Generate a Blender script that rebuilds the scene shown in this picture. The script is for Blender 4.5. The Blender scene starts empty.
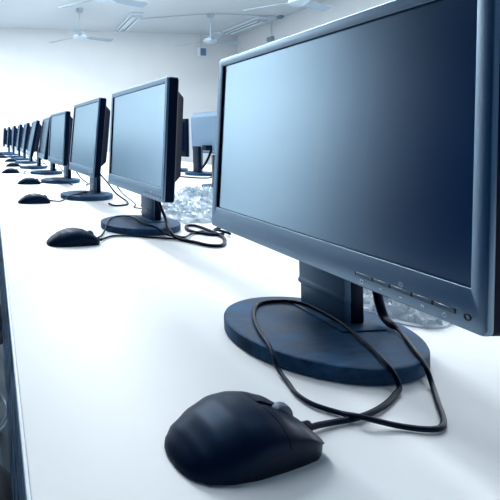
import bpy, bmesh, math, random
from mathutils import Vector, Matrix, noise
PI = math.pi
sc = bpy.context.scene
COL = sc.collection
random.seed(5)

# ------------------------------------------------------------------ materials
def mat(name, col, rough=.5, metal=0., spec=.5, bump=0, bscale=40, var=0., vscale=6., alpha=1., rvar=0., trans=0., ior=None, stretch=None, tint=None, coat=0., coatrough=.2, coatior=1.5):
    m = bpy.data.materials.new(name); m.use_nodes = True
    nt = m.node_tree; b = nt.nodes['Principled BSDF']
    b.inputs['Base Color'].default_value = (*col, 1)
    b.inputs['Roughness'].default_value = rough
    b.inputs['Metallic'].default_value = metal
    b.inputs['Specular IOR Level'].default_value = spec
    b.inputs['Alpha'].default_value = alpha
    b.inputs['Transmission Weight'].default_value = trans
    b.inputs['Coat Weight'].default_value = coat; b.inputs['Coat Roughness'].default_value = coatrough; b.inputs['Coat IOR'].default_value = coatior
    if tint: b.inputs['Specular Tint'].default_value = (*tint, 1)
    if ior: b.inputs['IOR'].default_value = ior
    if var or bump or rvar:
        tc = nt.nodes.new('ShaderNodeTexCoord'); src = tc.outputs['Object']
        if stretch:
            mp = nt.nodes.new('ShaderNodeMapping'); mp.inputs['Scale'].default_value = stretch
            nt.links.new(src, mp.inputs['Vector']); src = mp.outputs['Vector']
    if var or rvar:
        n = nt.nodes.new('ShaderNodeTexNoise'); n.inputs['Scale'].default_value = vscale
        n.inputs['Detail'].default_value = 6; n.inputs['Roughness'].default_value = .65
        nt.links.new(src, n.inputs['Vector'])
        if var:
            r = nt.nodes.new('ShaderNodeValToRGB')
            r.color_ramp.elements[0].position = .35; r.color_ramp.elements[1].position = .7
            r.color_ramp.elements[0].color = (*[c * (1 - var) for c in col], 1)
            r.color_ramp.elements[1].color = (*[min(1, c * (1 + var)) for c in col], 1)
            nt.links.new(n.outputs['Fac'], r.inputs['Fac']); nt.links.new(r.outputs['Color'], b.inputs['Base Color'])
        if rvar:
            mr = nt.nodes.new('ShaderNodeMapRange'); mr.inputs['From Min'].default_value = .3; mr.inputs['From Max'].default_value = .7
            mr.inputs['To Min'].default_value = max(.02, rough - rvar); mr.inputs['To Max'].default_value = rough + rvar
            nt.links.new(n.outputs['Fac'], mr.inputs['Value']); nt.links.new(mr.outputs['Result'], b.inputs['Roughness'])
    if bump:
        n2 = nt.nodes.new('ShaderNodeTexNoise'); n2.inputs['Scale'].default_value = bscale; n2.inputs['Detail'].default_value = 4
        nt.links.new(src, n2.inputs['Vector'])
        bp = nt.nodes.new('ShaderNodeBump'); bp.inputs['Strength'].default_value = bump; bp.inputs['Distance'].default_value = .002
        nt.links.new(n2.outputs['Fac'], bp.inputs['Height']); nt.links.new(bp.outputs['Normal'], b.inputs['Normal'])
    return m

M = dict(
    wall=mat('painted wall', (.75, .765, .775), .85, var=.02, vscale=1.5),
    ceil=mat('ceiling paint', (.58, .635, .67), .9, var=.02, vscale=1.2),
    dark_wall=mat('dark board wall', (.0012, .011, .038), .9, spec=.03),  # unseen board, near-black so the screens reflect a dark end
    panel_wall=mat('blue wall panel', (.07, .13, .21), .8, spec=.1),  # unseen panel, coloured to darken the low part of a screen reflection
    dim_wall=mat('dim painted wall', (.10, .16, .24), .8),  # behind the camera; dimness put into the colour to keep bounce low
    floor=mat('pale floor tile', (.20, .25, .30), .45, var=.12, vscale=5),
    desk=mat('white laminate', (.88, .89, .90), .42, spec=.35, var=.012, vscale=5),
    edge=mat('pale edge band', (.74, .82, .88), .45),
    apron=mat('marbled front panel', (.15, .26, .40), .6, spec=.15, var=.97, vscale=30, stretch=(1, .55, 1)),
    bezel=mat('silver grey plastic', (.30, .40, .50), .42, metal=.55, spec=.8, tint=(.75,.88,1), bump=.05, bscale=900),
    black=mat('black navy plastic', (.0015, .005, .018), .55, spec=.10, tint=(.3,.55,1)),
    screen=mat('matte dark panel', (.36, .46, .55), .22, metal=1., coat=1., coatrough=.2, coatior=1.8),
    base=mat('dusty dark plastic', (.021, .062, .128), .55, spec=.15, tint=(.4,.65,1), var=.65, vscale=26, stretch=(.5, 1.6, 1), rvar=.10),
    neck=mat('dark grey plastic', (.065, .135, .22), .4, spec=.4, tint=(.5,.7,1)),
    neckblack=mat('black column plastic', (.001, .004, .014), .5, spec=.2, tint=(.3,.55,1)),
    button=mat('button plastic', (.035, .075, .13), .35),
    glyph=mat('printed glyph', (.62, .72, .82), .5),
    hole=mat('black hole', (.003, .005, .01), .5),
    mouse=mat('black satin plastic', (.001, .005, .018), .42, spec=.20, tint=(.25,.55,1), bump=.03, bscale=1500),
    mouseside=mat('black side plastic', (.001, .004, .013), .45, spec=.25, tint=(.3,.55,1)),
    wheel=mat('grey rubber', (.08, .13, .19), .45),
    cable=mat('black cable rubber', (.0012, .004, .014), .45, spec=.2, tint=(.4,.6,1)),
    greyback=mat('grey rear plastic', (.12, .20, .29), .5, spec=.3),
    fan=mat('fan enamel', (.42, .50, .57), .4),
    fandark=mat('fan blade paint', (.28, .36, .43), .5),
    steel=mat('grey conduit', (.45, .53, .61), .4),
    fix=mat('fixture white', (.72, .80, .86), .4),
    tube=mat('tube glass', (.82, .88, .92), .25),
    fixdark=mat('fixture groove', (.22, .30, .38), .5),
    speaker=mat('speaker grille', (.10, .17, .26), .6),
    stool=mat('black seat vinyl', (.006, .011, .022), .4),
    chrome=mat('stool tube', (.30, .38, .46), .3, metal=.7),
    cream=mat('pale plastic ring', (.74, .81, .87), .4),
    frame=mat('window frame paint', (.62, .70, .78), .5),
)
def film_material():
    m = bpy.data.materials.new('clear crumpled film'); m.use_nodes = True
    nt = m.node_tree; nt.nodes.clear()
    out = nt.nodes.new('ShaderNodeOutputMaterial'); mx = nt.nodes.new('ShaderNodeMixShader'); mx2 = nt.nodes.new('ShaderNodeMixShader')
    tr = nt.nodes.new('ShaderNodeBsdfTransparent'); gl = nt.nodes.new('ShaderNodeBsdfGlossy'); df = nt.nodes.new('ShaderNodeBsdfDiffuse')
    tr.inputs['Color'].default_value = (.93, .96, .98, 1); gl.inputs['Roughness'].default_value = .12
    gl.inputs['Color'].default_value = (.85, .92, 1, 1); df.inputs['Color'].default_value = (.78, .86, .92, 1)
    mx.inputs[0].default_value = .82; mx2.inputs[0].default_value = .62
    nt.links.new(gl.outputs[0], mx.inputs[1]); nt.links.new(df.outputs[0], mx.inputs[2])
    nt.links.new(tr.outputs[0], mx2.inputs[1]); nt.links.new(mx.outputs[0], mx2.inputs[2]); nt.links.new(mx2.outputs[0], out.inputs[0])
    return m
M['film'] = film_material()
def sheen(name, dcol, gcol, rough, ior, bump=0.):
    # plastic or panel film: dark body under a reflection that grows towards grazing angles
    m = bpy.data.materials.new(name); m.use_nodes = True
    nt = m.node_tree; nt.nodes.clear()
    out = nt.nodes.new('ShaderNodeOutputMaterial'); mx = nt.nodes.new('ShaderNodeMixShader')
    df = nt.nodes.new('ShaderNodeBsdfDiffuse'); gl = nt.nodes.new('ShaderNodeBsdfAnisotropic'); fr = nt.nodes.new('ShaderNodeFresnel')
    gl.distribution = 'BECKMANN'; df.inputs['Color'].default_value = (*dcol, 1); gl.inputs['Color'].default_value = (*gcol, 1)
    gl.inputs['Roughness'].default_value = rough; fr.inputs['IOR'].default_value = ior
    if bump:
        tc = nt.nodes.new('ShaderNodeTexCoord'); n = nt.nodes.new('ShaderNodeTexNoise'); bp = nt.nodes.new('ShaderNodeBump')
        n.inputs['Scale'].default_value = 700; bp.inputs['Strength'].default_value = bump; bp.inputs['Distance'].default_value = .001
        nt.links.new(tc.outputs['Object'], n.inputs['Vector']); nt.links.new(n.outputs['Fac'], bp.inputs['Height'])
        nt.links.new(bp.outputs['Normal'], gl.inputs['Normal'])
    nt.links.new(fr.outputs[0], mx.inputs[0]); nt.links.new(df.outputs[0], mx.inputs[1]); nt.links.new(gl.outputs[0], mx.inputs[2]); nt.links.new(mx.outputs[0], out.inputs[0])
    return m
M['screen'] = sheen('matte dark panel', (.002, .006, .018), (.63, .845, 1), .27, 10.0)
M['bezel'] = sheen('silver grey plastic', (.014, .055, .120), (.66, .84, 1), .34, 3.6, .05)
M['button'] = sheen('button plastic', (.035, .075, .13), (.80, .90, 1), .36, 2.2)

# ------------------------------------------------------------------ helpers
def tag(o, label=None, cat=None, group=None, kind=None):
    if label: o['label'] = label
    if cat: o['category'] = cat
    if group: o['group'] = group
    if kind: o['kind'] = kind
    return o

def link(name, bm, m, parent=None, smooth=True, angle=40):
    bmesh.ops.recalc_face_normals(bm, faces=bm.faces)
    me = bpy.data.meshes.new(name); bm.to_mesh(me); bm.free()
    for mm in (m if isinstance(m, (list, tuple)) else [m]): me.materials.append(mm)
    if smooth:
        for p in me.polygons: p.use_smooth = True
        try: me.set_sharp_from_angle(angle=math.radians(angle))
        except Exception: pass
    o = bpy.data.objects.new(name, me); COL.objects.link(o)
    if parent: o.parent = parent
    return o

def empty(name, loc=(0, 0, 0), rz=0.):
    o = bpy.data.objects.new(name, None); COL.objects.link(o)
    o.empty_display_size = .05; o.location = loc; o.rotation_euler = (0, 0, rz)
    return o

def box(bm, x0, x1, y0, y1, z0, z1, bev=0., seg=2):
    r = bmesh.ops.create_cube(bm, size=1)
    for v in r['verts']:
        v.co = Vector(((x0 + x1) / 2 + v.co.x * (x1 - x0), (y0 + y1) / 2 + v.co.y * (y1 - y0), (z0 + z1) / 2 + v.co.z * (z1 - z0)))
    if bev:
        es = list({e for v in r['verts'] for e in v.link_edges})
        bmesh.ops.bevel(bm, geom=es, offset=bev, segments=seg, profile=.5, affect='EDGES')

def catmull(P, n=8):
    P = [Vector(p) for p in P]; out = []
    for i in range(len(P) - 1):
        p0 = P[i - 1] if i else P[0] * 2 - P[1]; p1 = P[i]; p2 = P[i + 1]
        p3 = P[i + 2] if i + 2 < len(P) else P[-1] * 2 - P[-2]
        # centripetal parameterisation keeps tight cable bends free of overshoot
        t0 = 0.; t1 = t0 + max(1e-5, (p1 - p0).length ** .5); t2 = t1 + max(1e-5, (p2 - p1).length ** .5); t3 = t2 + max(1e-5, (p3 - p2).length ** .5)
        for k in range(n):
            t = t1 + (t2 - t1) * k / n
            a1 = (t1 - t) / (t1 - t0) * p0 + (t - t0) / (t1 - t0) * p1
            a2 = (t2 - t) / (t2 - t1) * p1 + (t - t1) / (t2 - t1) * p2
            a3 = (t3 - t) / (t3 - t2) * p2 + (t - t2) / (t3 - t2) * p3
            b1 = (t2 - t) / (t2 - t0) * a1 + (t - t0) / (t2 - t0) * a2
            b2 = (t3 - t) / (t3 - t1) * a2 + (t - t1) / (t3 - t1) * a3
            out.append((t2 - t) / (t2 - t1) * b1 + (t - t1) / (t2 - t1) * b2)
    out.append(P[-1]); return out

def tube(bm, P, r, k=8, smooth=True, n=8):
    P = catmull(P, n) if smooth else [Vector(p) for p in P]
    rings = []; up = Vector((0, 0, 1))
    for i, p in enumerate(P):
        d = (P[min(i + 1, len(P) - 1)] - P[max(i - 1, 0)])
        d = d.normalized() if d.length > 1e-9 else Vector((1, 0, 0))
        a = up - d * up.dot(d)
        if a.length < .05: a = Vector((1, 0, 0)) - d * d.x
        a.normalize(); b = d.cross(a); up = a
        q = r(i / (len(P) - 1)) if callable(r) else r
        rings.append([bm.verts.new(p + (a * math.cos(2 * PI * j / k) + b * math.sin(2 * PI * j / k)) * q) for j in range(k)])
    for A, B in zip(rings, rings[1:]):
        for j in range(k): bm.faces.new((A[j], A[(j + 1) % k], B[(j + 1) % k], B[j]))
    bm.faces.new(rings[0][::-1]); bm.faces.new(rings[-1])

def lathe(bm, prof, cx=0, cy=0, cz=0, k=64):
    rings = []
    for r, z in prof:
        if r < 1e-6: rings.append([bm.verts.new((cx, cy, cz + z))])
        else: rings.append([bm.verts.new((cx + r * math.cos(2 * PI * j / k), cy + r * math.sin(2 * PI * j / k), cz + z)) for j in range(k)])
    for A, B in zip(rings, rings[1:]):
        for j in range(k):
            q = []
            for v in (A[j % len(A)], A[(j + 1) % len(A)], B[(j + 1) % len(B)], B[j % len(B)]):
                if v not in q: q.append(v)
            if len(q) > 2: bm.faces.new(q)

def rrect(y0, y1, z0, z1, r, n=5):
    pts = []
    for cy, cz, a0 in ((y1 - r, z1 - r, 0), (y0 + r, z1 - r, PI / 2), (y0 + r, z0 + r, PI), (y1 - r, z0 + r, 1.5 * PI)):
        for i in range(n + 1):
            a = a0 + PI / 2 * i / n
            pts.append((cy + r * math.cos(a), cz + r * math.sin(a)))
    return pts

def loft(bm, rings, cap0=False, cap1=False):
    R = [[bm.verts.new(p) for p in r] for r in rings]
    for A, B in zip(R, R[1:]):
        n = len(A)
        for j in range(n): bm.faces.new((A[j], A[(j + 1) % n], B[(j + 1) % n], B[j]))
    if cap0: bm.faces.new(R[0][::-1])
    if cap1: bm.faces.new(R[-1])

def copy_tree(o, parent=None):
    c = o.copy(); COL.objects.link(c)
    if parent: c.parent = parent
    for ch in list(o.children): copy_tree(ch, c)
    return c

def to_local(root, P):
    Mi = (Matrix.Translation(root.location) @ Matrix.Rotation(root.rotation_euler.z, 4, 'Z')).inverted()
    return [Mi @ Vector(p) for p in P]

def cable(root, P, r, name='cable', k=8):
    bm = bmesh.new(); tube(bm, to_local(root, P), r, k)
    return link(name, bm, M['cable'], root, angle=80)

DT = .75                                                     # desk top height
# ------------------------------------------------------------------ the room
XL, XR, YB, YF, ZC = -2.7, 5.3, -1.8, 8.4, 3.15
def struct(name, boxes, m):
    bm = bmesh.new()
    for b in boxes: box(bm, *b)
    return tag(link(name, bm, m, smooth=False), kind='structure')
struct('floor', [(XL - .2, XR + .2, YB - .2, YF + .2, -.1, 0)], M['floor'])
struct('ceiling', [(XL - .2, XR + .2, YB - .2, YF + .2, ZC, ZC + .1)], M['ceil'])
struct('wall_far', [(XL, XR, YF, YF + .2, 0, ZC)], M['wall'])
struct('wall_far_panel', [(XL, -1.5, YF - .03, YF + .01, 0, 1.15)], M['panel_wall'])  # added out of view to shade a screen's reflection
struct('wall_back', [(XL, XR, YB - .2, YB, 0, ZC)], M['dim_wall'])
WY = []
lw = [(XL - .2, XL, YB - .2, YF + .2, 0, .85), (XL - .2, XL, YB - .2, YF + .2, 2.75, ZC)]
ys = [4.75] + [y for w in WY for y in w] + [YF + .2]
for a, b in zip(ys[::2], ys[1::2]): lw.append((XL - .2, XL, a, b, .85, 2.75))
struct('wall_left', lw, M['wall'])
struct('wall_left_board', [(XL - .2, XL + .02, YB - .2, 4.75, .0, ZC)], M['dark_wall'])  # added out of view; gives the near screen its dark reflected end
WR = [(.3, 2.2), (2.7, 4.6)]  # unseen openings added to let in side light
rw = [(XR, XR + .2, YB - .2, YF + .2, 0, .85), (XR, XR + .2, YB - .2, YF + .2, 2.75, ZC)]
ys = [YB - .2] + [y for w in WR for y in w] + [YF + .2]
for a, b in zip(ys[::2], ys[1::2]): rw.append((XR, XR + .2, a, b, .85, 2.75))
struct('wall_right', rw, M['wall'])
n = 0
for X, ww in ((XL - .1, WY), (XR + .1, WR)):
    for a, b in ww:
        n += 1
        bx = [(X - .03, X + .03, a, b, .85, .90), (X - .03, X + .03, a, b, 2.70, 2.75), (X - .03, X + .03, a, a + .05, .9, 2.7), (X - .03, X + .03, b - .05, b, .9, 2.7),
              (X - .02, X + .02, (a + b) / 2 - .02, (a + b) / 2 + .02, .9, 2.7)]
        struct('window_%d' % n, bx, M['frame'])  # frames of the added side openings

# ------------------------------------------------------------------ the long desk
desk = tag(empty('computer_desk', (.0797, 3.6, 0), -.014), 'long white laminate computer desk running the length of the room', 'desk')
DX0, DX1, DY0, DY1 = 0, 1.95, -3.95, 4.1
bm = bmesh.new(); box(bm, DX0, DX1, DY0, DY1, DT - .010, DT, .002); link('desktop', bm, M['desk'], desk)
bm = bmesh.new(); box(bm, DX0 - .003, DX0 + .001, DY0 + .003, DY1 - .003, DT - .0092, DT - .0015, .001); link('edge_band', bm, M['edge'], desk)
bm = bmesh.new(); box(bm, DX0 + .002, DX0 + .020, DY0 + .02, DY1 - .02, DT - .27, DT - .010, .002); link('front_panel', bm, M['apron'], desk)
for y in (-3.9, -2.1, -.3, 1.5, 3.2, 4.04):
    bm = bmesh.new(); box(bm, DX0 + .05, DX0 + .09, y, y + .04, 0, DT - .010, .003); link('leg', bm, M['steel'], desk)
    bm = bmesh.new(); box(bm, DX1 - .09, DX1 - .05, y, y + .04, 0, DT - .010, .003); link('leg', bm, M['steel'], desk)

# ------------------------------------------------------------------ monitors
W, HM = .411, .281
Y0 = -W / 2
def icon_ring(bm, y, z, r):
    loft(bm, [[(-.0003, y + rr * math.cos(2 * PI * i / 12), z + rr * math.sin(2 * PI * i / 12)) for i in range(12)] for rr in (r, r * .62)])
PANEL = ('bezel', 'screen', 'rear_housing', 'button', 'power_light')
EXTRA = ('hinge',)
def make_monitor(rear=None, full=True):
    rear = rear or M['black']
    root = empty('computer_monitor')
    bm = bmesh.new()
    N = 112
    E = [(.105, 0), (.110, .0006), (.112, .002), (.1122, .0155), (.1114, .0172), (.1100, .0180), (.1080, .0181)]
    loft(bm, [[(.001 + r * math.cos(2 * PI * k / N), .002 + (r - .0098) * math.sin(2 * PI * k / N), z) for k in range(N)] for r, z in E], True, True)
    box(bm, .017, .078, -.020, .082, .0178, .0202, .0012)
    link('base', bm, M['base'], root, angle=35)
    # the neck: a front plate with a raised ridge, a dark column behind it
    bm = bmesh.new()
    loft(bm, [[(x0, y0, z), (x0, y1, z), (x1, y1, z), (x1, y0, z)] for x0, x1, y0, y1, z in
              ((.035, .044, -.003, .077, .019), (.035, .044, -.003, .077, .046), (.0325, .044, -.004, .079, .0485), (.0325, .044, -.004, .079, .053), (.0345, .044, -.004, .079, .0555), (.034, .044, -.004, .079, .165))], True, True)
    bmesh.ops.bevel(bm, geom=[e for e in bm.edges], offset=.0010, segments=2, profile=.5, affect='EDGES')
    link('neck', bm, M['neck'], root, angle=50)
    bm = bmesh.new(); box(bm, .0435, .064, -.002, .075, .0190, .17, .003)
    link('neck_column', bm, M['neckblack'], root)
    px, py, pz = -.048, -.026, .111
    def part(name, bm, m, angle=40):
        o = link(name, bm, m, root, angle=angle); o.location = (px, py, pz); return o
    bm = bmesh.new()
    iy0, iy1, iz0, iz1 = Y0 + .013, Y0 + .3955, .033, .2675
    def ring(x, o, i):
        a = rrect(Y0 + o, -Y0 - o, o, HM - o, .006 - min(o, .004)) if not i else rrect(iy0 - o, iy1 + o, iz0 - o, iz1 + o, .0008)
        return [(x, y, z) for y, z in a]
    loft(bm, [ring(.0052, .0006, 0), ring(.004, .0003, 0), ring(.0010, .0004, 0), ring(.0002, .0009, 0), ring(0, .0018, 0), ring(0, .0009, 1), ring(.0003, .0003, 1), ring(.0010, 0, 1), ring(.0045, 0, 1)])
    bm.faces.ensure_lookup_table(); nn = len(rrect(0, 1, 0, 1, .1))
    for f in bm.faces[-2 * nn:]: f.material_index = 1  # recess walls coloured black, their shade put into the material
    part('bezel', bm, [M['bezel'], M['black']], 50)
    bm = bmesh.new(); box(bm, .0032, .0048, iy0 - .001, iy1 + .001, iz0 - .001, iz1 + .001)
    part('screen', bm, M['screen'])
    bm = bmesh.new()
    def rr(x, o, r=.006): return [(x, y, z) for y, z in rrect(Y0 + o, -Y0 - o, o, HM - o, r)]
    if full:
        hump = lambda x, o: [(x, y, z) for y, z in rrect(Y0 + .026 + o, -Y0 - .026 - o, .045 + o * 1.6, HM - .030 - o * 1.4, .008)]
        loft(bm, [rr(.0050, .0004), rr(.026, .0008), rr(.029, .004), hump(.030, -.010), hump(.038, -.003), hump(.056, .006), hump(.058, .012)], False, True)
    else:
        hump = lambda x, o: [(x, y, z) for y, z in rrect(Y0 + .008 + o, -Y0 - .008 - o, .010 + o, HM - .006 - o * 2.6, .006)]
        loft(bm, [rr(.0050, .0004), rr(.022, .001), rr(.024, .003), hump(.025, .0), hump(.050, .010), hump(.052, .013)], False, True)
    part('rear_housing', bm, rear, 25)
    # hinge block between the neck and the panel
    bm = bmesh.new(); box(bm, -.006, .050, .010, .062, .135, .168, .003); link('hinge', bm, M['neckblack'], root)
    # control buttons and their printed signs on the chin
    edges = [(.118, .098), (.0975, .080), (.0795, .059), (.0585, .041), (.0405, .023)]
    for a, b in edges:
        bm = bmesh.new(); box(bm, -.0005, .003, Y0 + b + .0007, Y0 + a - .0007, .0099, .0132, .0003, 1)
        part('button', bm, M['button'])
    bm = bmesh.new(); box(bm, -.0002, .001, Y0 + .0226, Y0 + .1184, .0096, .0135); part('button_slot', bm, M['hole'])
    bm = bmesh.new()
    def bar(y, z, w, h): box(bm, -.0004, .0004, y - w / 2, y + w / 2, z - h / 2, z + h / 2)
    def frame_icon(y, z, s):
        for dy, dz, w, h in ((0, s, 2 * s, .0005), (0, -s, 2 * s, .0005), (s, 0, .0005, 2 * s), (-s, 0, .0005, 2 * s)): bar(y + dy, z + dz, w, h)
    frame_icon(Y0 + .110, .0055, .0016); bar(Y0 + .089, .0057, .0018, .0007); bar(Y0 + .069, .0053, .0022, .0007)
    bar(Y0 + .0498, .0055, .0008, .0018); bar(Y0 + .0482, .0055, .0008, .0018)
    icon_ring(bm, Y0 + .031, .0055, .0019); bar(Y0 + .031, .0067, .0006, .0016)
    icon_ring(bm, Y0 + .0692, .0165, .0014)
    for i in range(8):
        a = i * PI / 4; bar(Y0 + .0692 + .0022 * math.cos(a), .0165 + .0022 * math.sin(a), .0006, .0006)
    part('button_signs', bm, M['glyph'])
    bm = bmesh.new()
    loft(bm, [[(x, Y0 + .0142 + r * math.cos(2 * PI * i / 16), .0105 + r * math.sin(2 * PI * i / 16)) for i in range(16)] for x, r in ((.001, .0026), (-.0005, .0026), (-.0005, .0018), (.0004, .0014))], False, True)
    part('power_light', bm, M['hole'])
    return root

def tilt(root, t):
    for ch in root.children:
        if ch.name.startswith(PANEL): ch.rotation_euler = (0, math.radians(t), 0)

# base centre x, y, yaw, tilt
MON = [(.421, .504, 1.68, 3.78, 'big silver-framed monitor standing nearest, its dark glossy screen filling the view'),
       (.438, 1.151, -.97, 2.96, 'silver-framed monitor second from the near end, coiled black cable at its foot'),
       (.428, 1.745, -1.19, 5.1, 'third monitor along the desk row, pale screen, loop of thin cable before its base'),
       (.427, 2.377, -2.09, 3.3, 'fourth monitor along the row, screen edge just clear of the third'),
       (.424, 2.955, 1.71, 8.0, 'fifth monitor along the row, leaning dark side'),
       (.389, 3.487, 1.71, 11.0, 'sixth monitor counted along the row from the near end'),
       (.394, 4.16, 1.71, 8.0, 'seventh monitor counted along the row from the near end'),
       (.385, 4.76, 1.7, 6.0, 'eighth monitor along the row, fourth from its far end'),
       (.372, 5.36, 1.7, 3.4, 'ninth monitor along the row, third from its far end'),
       (.345, 6.05, 1.7, 3.0, 'tenth monitor along the row, last but one before the far wall'),
       (.315, 6.68, 1.7, 3.0, 'small far monitor at the very end of the row by the wall')]
proto = make_monitor()
mons = []
for i, (x, y, yaw, t, lab) in enumerate(MON):
    o = proto if i == 0 else copy_tree(proto)
    for ch in o.children:
        if ch.name.startswith(PANEL): ch.scale.z = {1: 1.02, 2: 1.045}.get(i, 1.)
        elif not ch.name.startswith(EXTRA + ('cable', 'video', 'power')): ch.location.y = {1: .030, 2: .045, 3: .04, 4: .02}.get(i, 0.)
    o.location = (x, y, DT); o.rotation_euler = (0, 0, -math.radians(yaw)); tilt(o, t)
    tag(o, lab, 'monitor', 'monitors in the long row'); mons.append(o)
back = make_monitor(M['greyback'], False)
backs = []
for i, (x, y, rz, lab) in enumerate([
        (1.462, 2.67, 180, 'grey monitor turned away behind the row, its pale rear casing showing'),
        (1.427, 3.135, 180, 'turned-away monitor seen edge-on as a dark upright strip'),
        (1.18, 1.99, 157, 'turned-away monitor mostly hidden behind the big nearest one, base tip showing')]):
    o = back if i == 0 else copy_tree(proto)
    o.location = (x, y, DT); o.rotation_euler = (0, 0, math.radians(rz)); tilt(o, 2. if i == 0 else 0.)
    for ch in o.children:
        if ch.name.startswith(PANEL + EXTRA): ch.location.z += .036 if i == 0 else 0
        elif i == 0: ch.location.y -= .085; ch.scale.z = 1.15 if ch.name.startswith('neck') else 1
    tag(o, lab, 'monitor', 'monitors of the opposite row'); backs.append(o)

# monitor cables
cable(mons[0], [(.49, .505, .87), (.502, .505, .84), (.508, .505, .81), (.511, .504, .79), (.509, .495, .777), (.505, .481, .7745), (.5035, .474, .7738)], lambda t: .0055 if t < .75 else .0055 - (t - .75) * 4 * .003, 'video_cable', 10)
V2 = [(.478, 1.165, .87), (.485, 1.15, .82), (.488, 1.12, .785), (.478, 1.085, .770), (.473, 1.055, .766), (.474, 1.035, .757), (.484, 1.018, .7545), (.505, .985, .7545), (.523, .955, .7545), (.547, .950, .7545), (.579, .984, .7545), (.601, 1.034, .7545), (.606, 1.103, .7545), (.597, 1.170, .7545), (.575, 1.173, .7545),
      (.553, 1.123, .7545), (.562, 1.085, .7545), (.598, 1.058, .7545), (.622, 1.064, .7545)]
cable(mons[1], V2, .0040, 'power_cable')
cable(mons[1], [(.476, 1.045, .7595), (.492, 1.027, .7580), (.541, 1.076, .7545), (.580, 1.10, .7545), (.589, 1.070, .7545), (.605, 1.060, .7545), (.63, 1.075, .7545)], .0026, 'video_cable')
cable(mons[1], [(.288, 1.045, .7545), (.304, 1.064, .7535), (.325, 1.080, .7535), (.362, 1.078, .7535), (.41, 1.058, .7535), (.452, 1.040, .7535), (.50, 1.018, .7545)], .0026, 'signal_cable')
bm = bmesh.new()
pts = to_local(mons[1], [(.625 + .016 * math.cos(a) + .004 * math.sin(3 * a), 1.075 + .026 * math.sin(a), .7565 + .004 * (1 + math.sin(2 * a + .5))) for a in [2 * PI * i / 14 for i in range(27)]])
tube(bm, pts, .0035); link('cable_knot', bm, M['cable'], mons[1], angle=80)
for k, (dx, dy, ln) in enumerate([(0, 0, 1.), (.01, .02, .9), (0, .0, 1.1)]):
    m = mons[2 + k]; X, Y = m.location.x, m.location.y
    cable(m, [(X + .045, Y + .02, .86), (X + .075, Y - .01, .82), (X + .10, Y - .045, .780), (X + .122, Y - .08, .760), (X + .125, Y - .11, .755), (X + .10, Y - .18 * ln, .7545), (X + .05, Y - .20 * ln, .7545), (X + .04, Y - .15, .7545)][: 8 if k == 0 else 6], .0035, 'power_cable')
for m in mons[5:8]:
    X, Y = m.location.x, m.location.y
    cable(m, [(X + .045, Y + .02, .86), (X + .075, Y - .02, .81), (X + .105, Y - .06, .770), (X + .125, Y - .10, .757), (X + .16, Y - .2, .755)], .0035, 'power_cable')
cable(mons[2], [(.50, 1.66, .84), (.53, 1.62, .79), (.56, 1.56, .757), (.535, 1.50, .7545), (.56, 1.47, .7545), (.60, 1.50, .7545)], .0022, 'video_cable')
cable(backs[0], [(1.46, 2.62, .93), (1.43, 2.62, .86), (1.42, 2.68, .80), (1.43, 2.82, .764), (1.42, 2.95, .760), (1.37, 3.0, .760)], .008, 'video_cable')
cable(backs[0], [(1.44, 2.5, .85), (1.40, 2.46, .79), (1.36, 2.455, .762), (1.33, 2.47, .7565), (1.2, 2.62, .7555), (1.05, 2.6, .7555)], .004, 'power_cable')
cable(backs[2], [(1.11, 1.9, .80), (1.02, 1.78, .760), (.90, 1.63, .756), (.80, 1.51, .756), (.735, 1.47, .756)], .0045, 'power_cable')

# ------------------------------------------------------------------ mice
def interp(T, x):
    for (a, va), (b, vb) in zip(T, T[1:]):
        if x <= b:
            t = (x - a) / (b - a); t = t * t * (3 - 2 * t) * .35 + t * .65
            return va + (vb - va) * t
    return T[-1][1]
WT = [(-.0635, .006), (-.0615, .015), (-.057, .0215), (-.048, .0280), (-.03, .0330), (-.008, .0345), (.015, .0335), (.035, .0320), (.052, .0300), (.060, .0265), (.0635, .0205)]
HT = [(-.0635, .0045), (-.0615, .0080), (-.057, .0128), (-.048, .0205), (-.032, .0295), (-.012, .0360), (.006, .0368), (.025, .0330), (.042, .0262), (.055, .0185), (.061, .0135), (.0635, .0095)]
ST = [(-.0635, .0018), (-.038, .0020), (-.024, .0070), (-.006, .0140), (.018, .0178), (.045, .0165), (.0600, .0105), (.0635, .0075)]
XS = .020
NJ = 28
def dome(x, t, off=0.):
    w = interp(WT, x) - off; h = interp(HT, x) - off; s = interp(ST, x)
    c, q = math.cos(t), math.sin(t)
    return Vector((x, -w * math.copysign(abs(c) ** .82, c), s + (h - s) * q ** .80))
def shell(bm, xs, t0, t1, nj, off=0., skirt=.0012):
    g = [[bm.verts.new(dome(x, t0 + (t1 - t0) * j / nj, off)) for j in range(nj + 1)] for x in xs]
    for A, B in zip(g, g[1:]):
        for j in range(nj): bm.faces.new((A[j], A[j + 1], B[j + 1], B[j]))
    # a small turned-in edge gives the shell its thickness
    bnd = [e for e in bm.edges if len(e.link_faces) == 1]
    r = bmesh.ops.extrude_edge_only(bm, edges=bnd)
    ctr = Vector((sum(xs) / len(xs), 0, .008))
    for v in [v for v in r['geom'] if isinstance(v, bmesh.types.BMVert)]:
        v.co += (Vector((v.co.x, v.co.y * .5, .004)) - v.co).normalized() * skirt
    return g
def frange(a, b, n): return [a + (b - a) * i / n for i in range(n + 1)]
def rear_x(n=26):
    return [-.0635 + (XS - .0004 + .0635) * (i / n) ** 1.35 for i in range(n + 1)]
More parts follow.
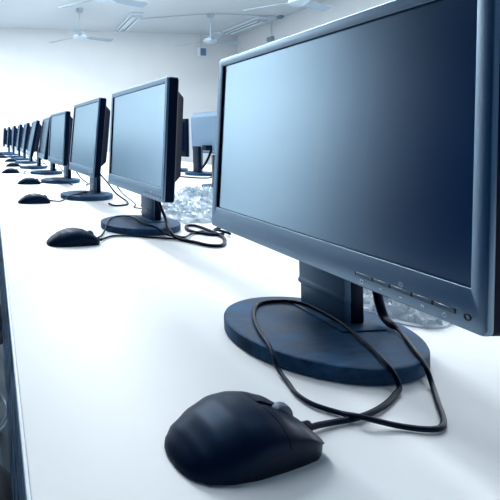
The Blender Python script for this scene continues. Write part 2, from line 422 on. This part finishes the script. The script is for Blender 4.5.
def make_mouse():
    root = empty('computer_mouse')
    bm = bmesh.new(); shell(bm, rear_x(), 0, PI, NJ)
    v0 = [bm.verts.new(dome(-.0635, PI * j / NJ)) for j in range(NJ + 1)]; bm.faces.new(v0)
    link('shell', bm, M['mouse'], root, angle=50)
    fx = frange(XS + .0004, .0600, 14) + [.0612, .0624, .0632, .0635]
    gap = .075
    for nm, t0, t1 in (('right_button', 0.02, PI / 2 - gap), ('left_button', PI / 2 + gap, PI - .02)):
        bm = bmesh.new(); g = shell(bm, fx, t0, t1, 12)
        bm.faces.new([bm.verts.new(dome(.0635, t0 + (t1 - t0) * j / 12)) for j in range(13)] + [bm.verts.new((.0635, 0, interp(ST, .0635)))])
        link(nm, bm, M['mouse'], root, angle=50)
    # the lower body: side walls below the seam and the dark core seen in the gaps
    bm = bmesh.new(); xs = rear_x(20)[:-1] + frange(XS, .0635, 14)
    rings = []
    for x in xs:
        w, h, s = interp(WT, x), interp(HT, x), interp(ST, x)
        lw = w - .0011
        R = [(x * .985, -lw * .955, 0.0), (x * .99, -lw * .985, s * .45), (x * .995, -lw, s)]
        R += [tuple(dome(x * .985, PI * j / 12, .0016)) for j in range(1, 12)]
        R += [(x * .995, lw, s), (x * .99, lw * .985, s * .45), (x * .985, lw * .955, 0.0)]
        rings.append(R)
    loft(bm, rings, True, True); link('lower_body', bm, M['mouseside'], root, angle=50)
    bm = bmesh.new()
    R = .0105; cx, cz = .043, interp(HT, .043) - .0060
    prof = [(-.0034, R * .80), (-.003, R * .94), (-.0015, R), (.0015, R), (.003, R * .94), (.0034, R * .80)]
    loft(bm, [[(cx + r * math.cos(2 * PI * i / 28), y, cz + r * math.sin(2 * PI * i / 28)) for i in range(28)] for y, r in prof], True, True)
    link('scroll_wheel', bm, M['wheel'], root, angle=50)
    bm = bmesh.new(); tube(bm, [(.058, .0, .0075), (.068, .0, .0068), (.074, .001, .0060)], .0034, 10); link('strain_relief', bm, M['cable'], root, angle=80)
    return root
mouse = make_mouse()
C1 = [(.281, .350, .755), (.292, .353, .7545), (.307, .356, .7535), (.342, .360, .7535), (.374, .370, .7535), (.404, .385, .7535), (.418, .393, .7565), (.419, .399, .7650), (.419, .406, .7705), (.431, .433, .7710), (.441, .462, .7710), (.4505, .497, .7725), (.453, .537, .7730), (.452, .562, .7720), (.440, .578, .7710), (.412, .583, .7706), (.389, .576, .7706), (.369, .557, .7706), (.351, .530, .7706), (.334, .492, .7706), (.324, .462, .7702), (.319, .447, .7650), (.3175, .438, .7570), (.314, .418, .7535), (.309, .399, .7535), (.312, .383, .7535), (.328, .367, .7535),
      (.335, .354, .7580), (.366, .344, .7535), (.388, .337, .7535), (.400, .338, .7535), (.411, .345, .7535), (.435, .370, .7535), (.459, .396, .7550), (.464, .405, .7640), (.472, .421, .7702), (.490, .448, .7708), (.501, .466, .7720), (.504, .476, .7740)]
MICE = [(.211, .3415, 8, C1, 'large black mouse in front, its cable looping over the nearest monitor base'),
        (.211, 1.032, 2, [(.281, 1.056, .756), (.298, 1.085, .7545), (.318, 1.125, .7575), (.332, 1.150, .7690), (.352, 1.20, .7715), (.388, 1.245, .7720), (.420, 1.245, .7725), (.434, 1.20, .7715), (.436, 1.13, .7712), (.450, 1.088, .7690), (.466, 1.062, .7570), (.50, 1.035, .7545)], 'black mouse before the second monitor, two cable strands at its nose'),
        (.190, 1.682, 0, [(.260, 1.684, .756), (.300, 1.69, .7535), (.345, 1.73, .7680), (.385, 1.76, .770), (.42, 1.80, .773), (.47, 1.86, .7535)], 'black mouse before the third monitor, thin cable climbing its base'),
        (.238, 2.348, -3, [(.309, 2.345, .756), (.36, 2.33, .765), (.40, 2.30, .769), (.46, 2.24, .7535)], 'black mouse before the fourth monitor, straight short cable'),
        (.178, 3.06, 0, [(.249, 3.06, .756), (.30, 3.16, .7535), (.27, 2.99, .7535), (.36, 2.95, .768), (.43, 2.88, .769)], 'black mouse before the fifth monitor, pale desk gap behind it'),
        (.236, 3.72, 2, [(.307, 3.72, .756), (.36, 3.66, .7535), (.42, 3.64, .7535)], 'far black mouse level with the sixth monitor'),
        (.258, 4.42, 0, [(.33, 4.42, .756), (.38, 4.38, .7535), (.46, 4.34, .7535)], 'far black mouse beyond the seventh monitor'),
        (.20, 5.20, 0, [(.272, 5.20, .756), (.32, 5.16, .7535), (.40, 5.08, .7535)], 'tiny far black mouse, last but one along the desk'),
        (.19, 5.95, 0, [(.262, 5.95, .756), (.30, 5.9, .7535), (.36, 5.85, .7535)], 'tiny black mouse farthest along the desk')]
trees = [mouse] + [copy_tree(mouse) for _ in MICE[1:]]
for o, (x, y, rz, P, lab) in zip(trees, MICE):
    o.location = (x, y, DT); o.rotation_euler = (0, 0, math.radians(rz))
    tag(o, lab, 'mouse', 'mice along the desk')
    cable(o, P, .0024 if y < 1.5 else .0026)

# ------------------------------------------------------------------ crumpled plastic film on the desk
def film(name, cx, cy, rx, ry, h, seed, label, n=84, rz=0.):
    bm = bmesh.new(); V = {}
    for i in range(n + 1):
        for j in range(n + 1):
            u, v = i / n * 2 - 1, j / n * 2 - 1
            a, b = u * math.sqrt(1 - v * v / 2), v * math.sqrt(1 - u * u / 2)
            r = math.hypot(a, b)
            p = Vector((a * 5 + seed, b * 5, seed * 1.7))
            ridg = 1 - abs(noise.noise(p)) * 2; fine = 1 - abs(noise.noise(p * 2.7 + Vector((3, 1, 7)))) * 1.4 - abs(noise.noise(p * 6.1)) * .8
            prof = max(0., 1 - r ** 2.2) ** .55
            z = h * prof * max(.04, .25 + .45 * ridg + .35 * fine)
            jx = noise.noise(p * 1.3 + Vector((9, 2, 4))) * .22; jy = noise.noise(p * 1.3 + Vector((1, 8, 3))) * .22
            e = 1 + .18 * noise.noise(Vector((a * 2.3, b * 2.3, seed)))
            X, Y = (a * e + jx) * rx, (b * e + jy) * ry
            V[i, j] = bm.verts.new((X * math.cos(rz) - Y * math.sin(rz), X * math.sin(rz) + Y * math.cos(rz), .001 + z))
    for i in range(n):
        for j in range(n): bm.faces.new((V[i, j], V[i + 1, j], V[i + 1, j + 1], V[i, j + 1]))
    o = link(name, bm, M['film'], angle=24); o.location = (cx, cy, DT)
    return tag(o, label, 'plastic wrap', 'crumpled plastic wrapping')
film('plastic_wrap', .66, 1.37, .13, .15, .045, 2.3, 'low spread of crumpled clear plastic film behind the second monitor')
film('plastic_wrap', .86, 1.62, .10, .15, .065, 6.1, 'taller heap of crumpled clear film standing by the half-hidden turned-away monitor', 70)
film('plastic_wrap', .612, .592, .055, .075, .040, 11.7, 'small wad of clear plastic film inside a pale ring behind the nearest base', 70)
bm = bmesh.new()
prof = []
N = 56
loft(bm, [[((.052 + o) * math.cos(2 * PI * i / N), (.060 + o) * math.sin(2 * PI * i / N), z) for i in range(N)] for o, z in ((.004, 0), (.0040, .0022), (.003, .003), (-.004, .003), (-.005, .002), (-.005, 0.0002))])
o = link('desk_grommet', bm, M['cream'], angle=40); o.location = (.610, .578, DT)
tag(o, 'pale oval cable ring in the desk behind the nearest monitor base', 'cable grommet')

# ------------------------------------------------------------------ stools under the front edge
def make_stool():
    root = empty('stool')
    bm = bmesh.new(); lathe(bm, [(0, .40), (.150, .40), (.160, .405), (.163, .425), (.158, .442), (.14, .45), (0, .452)], k=48); link('seat', bm, M['stool'], root)
    for a in (45, 135, 225, 315):
        c, s = math.cos(math.radians(a)), math.sin(math.radians(a))
        bm = bmesh.new(); tube(bm, [(.10 * c, .10 * s, .40), (.135 * c, .135 * s, .2), (.17 * c, .17 * s, 0.001)], .011, 10, n=3); link('leg', bm, M['chrome'], root)
    bm = bmesh.new()
    tube(bm, [(.143 * math.cos(2 * PI * i / 24), .143 * math.sin(2 * PI * i / 24), .15) for i in range(25)], .007, 8, n=1); link('foot_ring', bm, M['chrome'], root)
    return root
stool = make_stool()
for i, (x, y, lab) in enumerate([(-.09, .66, 'black round stool nearest, at the bottom corner of the desk edge'),
                                 (-.07, 1.38, 'black round stool second along the desk front edge'),
                                 (-.07, 1.95, 'black round stool third along the desk front edge')]):
    o = stool if i == 0 else copy_tree(stool)
    o.location = (x, y, 0); tag(o, lab, 'stool', 'stools along the desk front')

# ------------------------------------------------------------------ ceiling fans, lights, conduit, loudspeaker
def make_fan():
    root = empty('ceiling_fan')                       # origin at the ceiling
    bm = bmesh.new(); lathe(bm, [(0, 0), (.012, 0), (.055, -.06), (.06, -.005), (.06, 0)][::-1], k=24); link('canopy', bm, M['fan'], root)
    bm = bmesh.new(); tube(bm, [(0, 0, -.02), (0, 0, -.42)], .011, 10, False); link('rod', bm, M['steel'], root)
    bm = bmesh.new(); lathe(bm, [(0, -.40), (.03, -.40), (.05, -.425), (.10, -.435), (.115, -.46), (.115, -.485), (.08, -.51), (.05, -.53), (0, -.535)], k=32); link('motor', bm, M['fan'], root)
    for a in (12, 132, 252):
        bm = bmesh.new()
        loft(bm, [[(x, -w + .01, z + .012 * (w / .06)), (x, w + .01, z - .012 * (w / .06)), (x, w + .01, z + .006 - .012 * (w / .06)), (x, -w + .01, z + .006 + .012 * (w / .06))] for x, w, z in ((.09, .022, -.475), (.17, .025, -.476), (.21, .052, -.478), (.40, .062, -.481), (.58, .066, -.485), (.62, .050, -.486))], True, True)
        o = link('blade', bm, M['fandark'], root, angle=30); o.rotation_euler = (0, 0, math.radians(a))
    return root
fan = make_fan()
for i, (x, y, rz, lab) in enumerate([(1.555, 6.95, 0, 'white ceiling fan over the far part of the monitor row'),
                                     (3.88, 6.95, 0, 'white ceiling fan hanging above the small wall loudspeaker'),
                                     (1.41, 4.95, 4, 'white ceiling fan nearer to the camera, high above the row, mostly cut off'),
                                     (3.83, 4.78, 6, 'white ceiling fan just above the upper edge of the nearest monitor')]):
    o = fan if i == 0 else copy_tree(fan)
    o.location = (x, y, ZC); o.rotation_euler = (0, 0, math.radians(rz)); tag(o, lab, 'ceiling fan', 'ceiling fans')
def make_light():
    root = empty('ceiling_light')
    bm = bmesh.new(); box(bm, -.11, .11, -.52, .52, -.05, 0, .008); link('housing', bm, M['fix'], root)
    for s in (-.065, .065):
        bm = bmesh.new(); tube(bm, [(s, -.48, -.072), (s, .48, -.072)], .016, 12, False); link('tube', bm, M['tube'], root)
        bm = bmesh.new(); box(bm, s - .025, s + .025, -.50, .50, -.0525, -.049); link('reflector_groove', bm, M['fixdark'], root)
    for s in (-.5, .5):
        bm = bmesh.new(); box(bm, -.10, .10, s - .018, s + .018, -.09, -.048, .004); link('lamp_holder', bm, M['steel'], root)
    return root
lt = make_light()
for i, (x, y, rz, lab) in enumerate([(2.62, 7.55, -4, 'unlit twin-tube ceiling light between the two far fans'), (4.86, 7.5, 3, 'unlit twin-tube ceiling light near the far wall corner')]):
    o = lt if i == 0 else copy_tree(lt)
    o.location = (x, y, ZC); o.rotation_euler = (0, 0, math.radians(rz)); tag(o, lab, 'ceiling light', 'twin-tube ceiling lights')
bm = bmesh.new(); tube(bm, [(2.74, 7.40, ZC - .012), (3.3, 7.15, ZC - .012), (3.86, 6.93, ZC - .012), (5.17, 6.90, ZC - .012)], .007, 8, n=4)
tag(link('ceiling_conduit', bm, M['steel']), 'thin grey conduit along the ceiling joining lights and fan', 'conduit')
bm = bmesh.new(); box(bm, 5.13, 5.21, 6.86, 6.94, ZC - .05, ZC, .004); tag(link('junction_box', bm, M['fixdark']), 'small dark junction box at the end of the ceiling conduit', 'junction box')
sp = tag(empty('wall_loudspeaker', (4.467, YF, 2.77)), 'small dark-fronted loudspeaker hung high on the far wall', 'loudspeaker')
bm = bmesh.new(); box(bm, -.085, .085, -.10, -.002, -.10, .10, .006); link('cabinet', bm, M['fix'], sp)
bm = bmesh.new(); box(bm, -.062, .062, -.106, -.099, -.085, .07, .003); link('grille', bm, M['speaker'], sp)
bm = bmesh.new(); tube(bm, [(0, -.02, .098), (0, -.012, .2), (0, -.012, .37)], .006, 6, n=2); link('wire', bm, M['steel'], sp)
cd = tag(empty('wall_conduit', (XR, 7.31, 2.84)), 'thin pale conduit running down the side wall to a small box', 'conduit')
bm = bmesh.new(); tube(bm, [(-.012, 0, .31), (-.012, 0, .02)], .010, 6, False); link('pipe', bm, M['fix'], cd)
bm = bmesh.new(); box(bm, -.06, -.001, -.07, .07, -.05, .03, .006); link('box', bm, M['fixdark'], cd)

# ------------------------------------------------------------------ light
w = bpy.data.worlds.new('sky'); sc.world = w; w.use_nodes = True
w.node_tree.nodes['Background'].inputs[0].default_value = (.87, .94, 1, 1)
w.node_tree.nodes['Background'].inputs[1].default_value = 1.0
def area(name, loc, rot, sx, sy, e, col=(.88, .95, 1)):
    d = bpy.data.lights.new(name, 'AREA'); d.shape = 'RECTANGLE'; d.size = sx; d.size_y = sy; d.energy = e; d.color = col
    o = bpy.data.objects.new(name, d); COL.objects.link(o); o.location = loc; o.rotation_euler = rot; return o
for ly in (5.6, 6.8): area('ceiling_lamp', (-1.5, ly, ZC - .06), (0, 0, 0), .45, 1.2, 50)  # unseen lamps added to brighten the left wall for the reflections
for lx in (-.3, 1.4): area('ceiling_lamp', (lx, .9, ZC - .06), (0, 0, 0), .45, 1.2, 9)  # unseen lamps added to lift the near desk
for lx in (.3, 2.7):
    for ly in (2.6, 4.2, 5.8): area('ceiling_lamp', (lx, ly, ZC - .06), (0, 0, 0), .45, 1.2, 46)  # unseen main lamps, added; the modelled fixtures stay unlit
for a, b in WR: area('window_daylight', (XR + .25, (a + b) / 2, 1.8), (0, PI / 2, 0), 1.85, b - a, 40)  # area lights added outside the made-up side openings

# ------------------------------------------------------------------ camera
F, PSI, TH = 427.712, math.radians(7.415), math.radians(-2.038)
cam = bpy.data.cameras.new('camera'); co = bpy.data.objects.new('camera', cam); COL.objects.link(co)
cam.sensor_width = 36; cam.sensor_fit = 'HORIZONTAL'; cam.lens = F / 500 * 36
cam.shift_x = .41768; cam.shift_y = -.25732; cam.clip_start = .02
co.location = (0, 0, 1.01); co.rotation_euler = (PI / 2 - TH, 0, -PSI)
sc.camera = co
sc.view_settings.view_transform = 'Standard'; sc.view_settings.look = 'None'; sc.view_settings.gamma = 1
sc.view_settings.exposure = 0.3
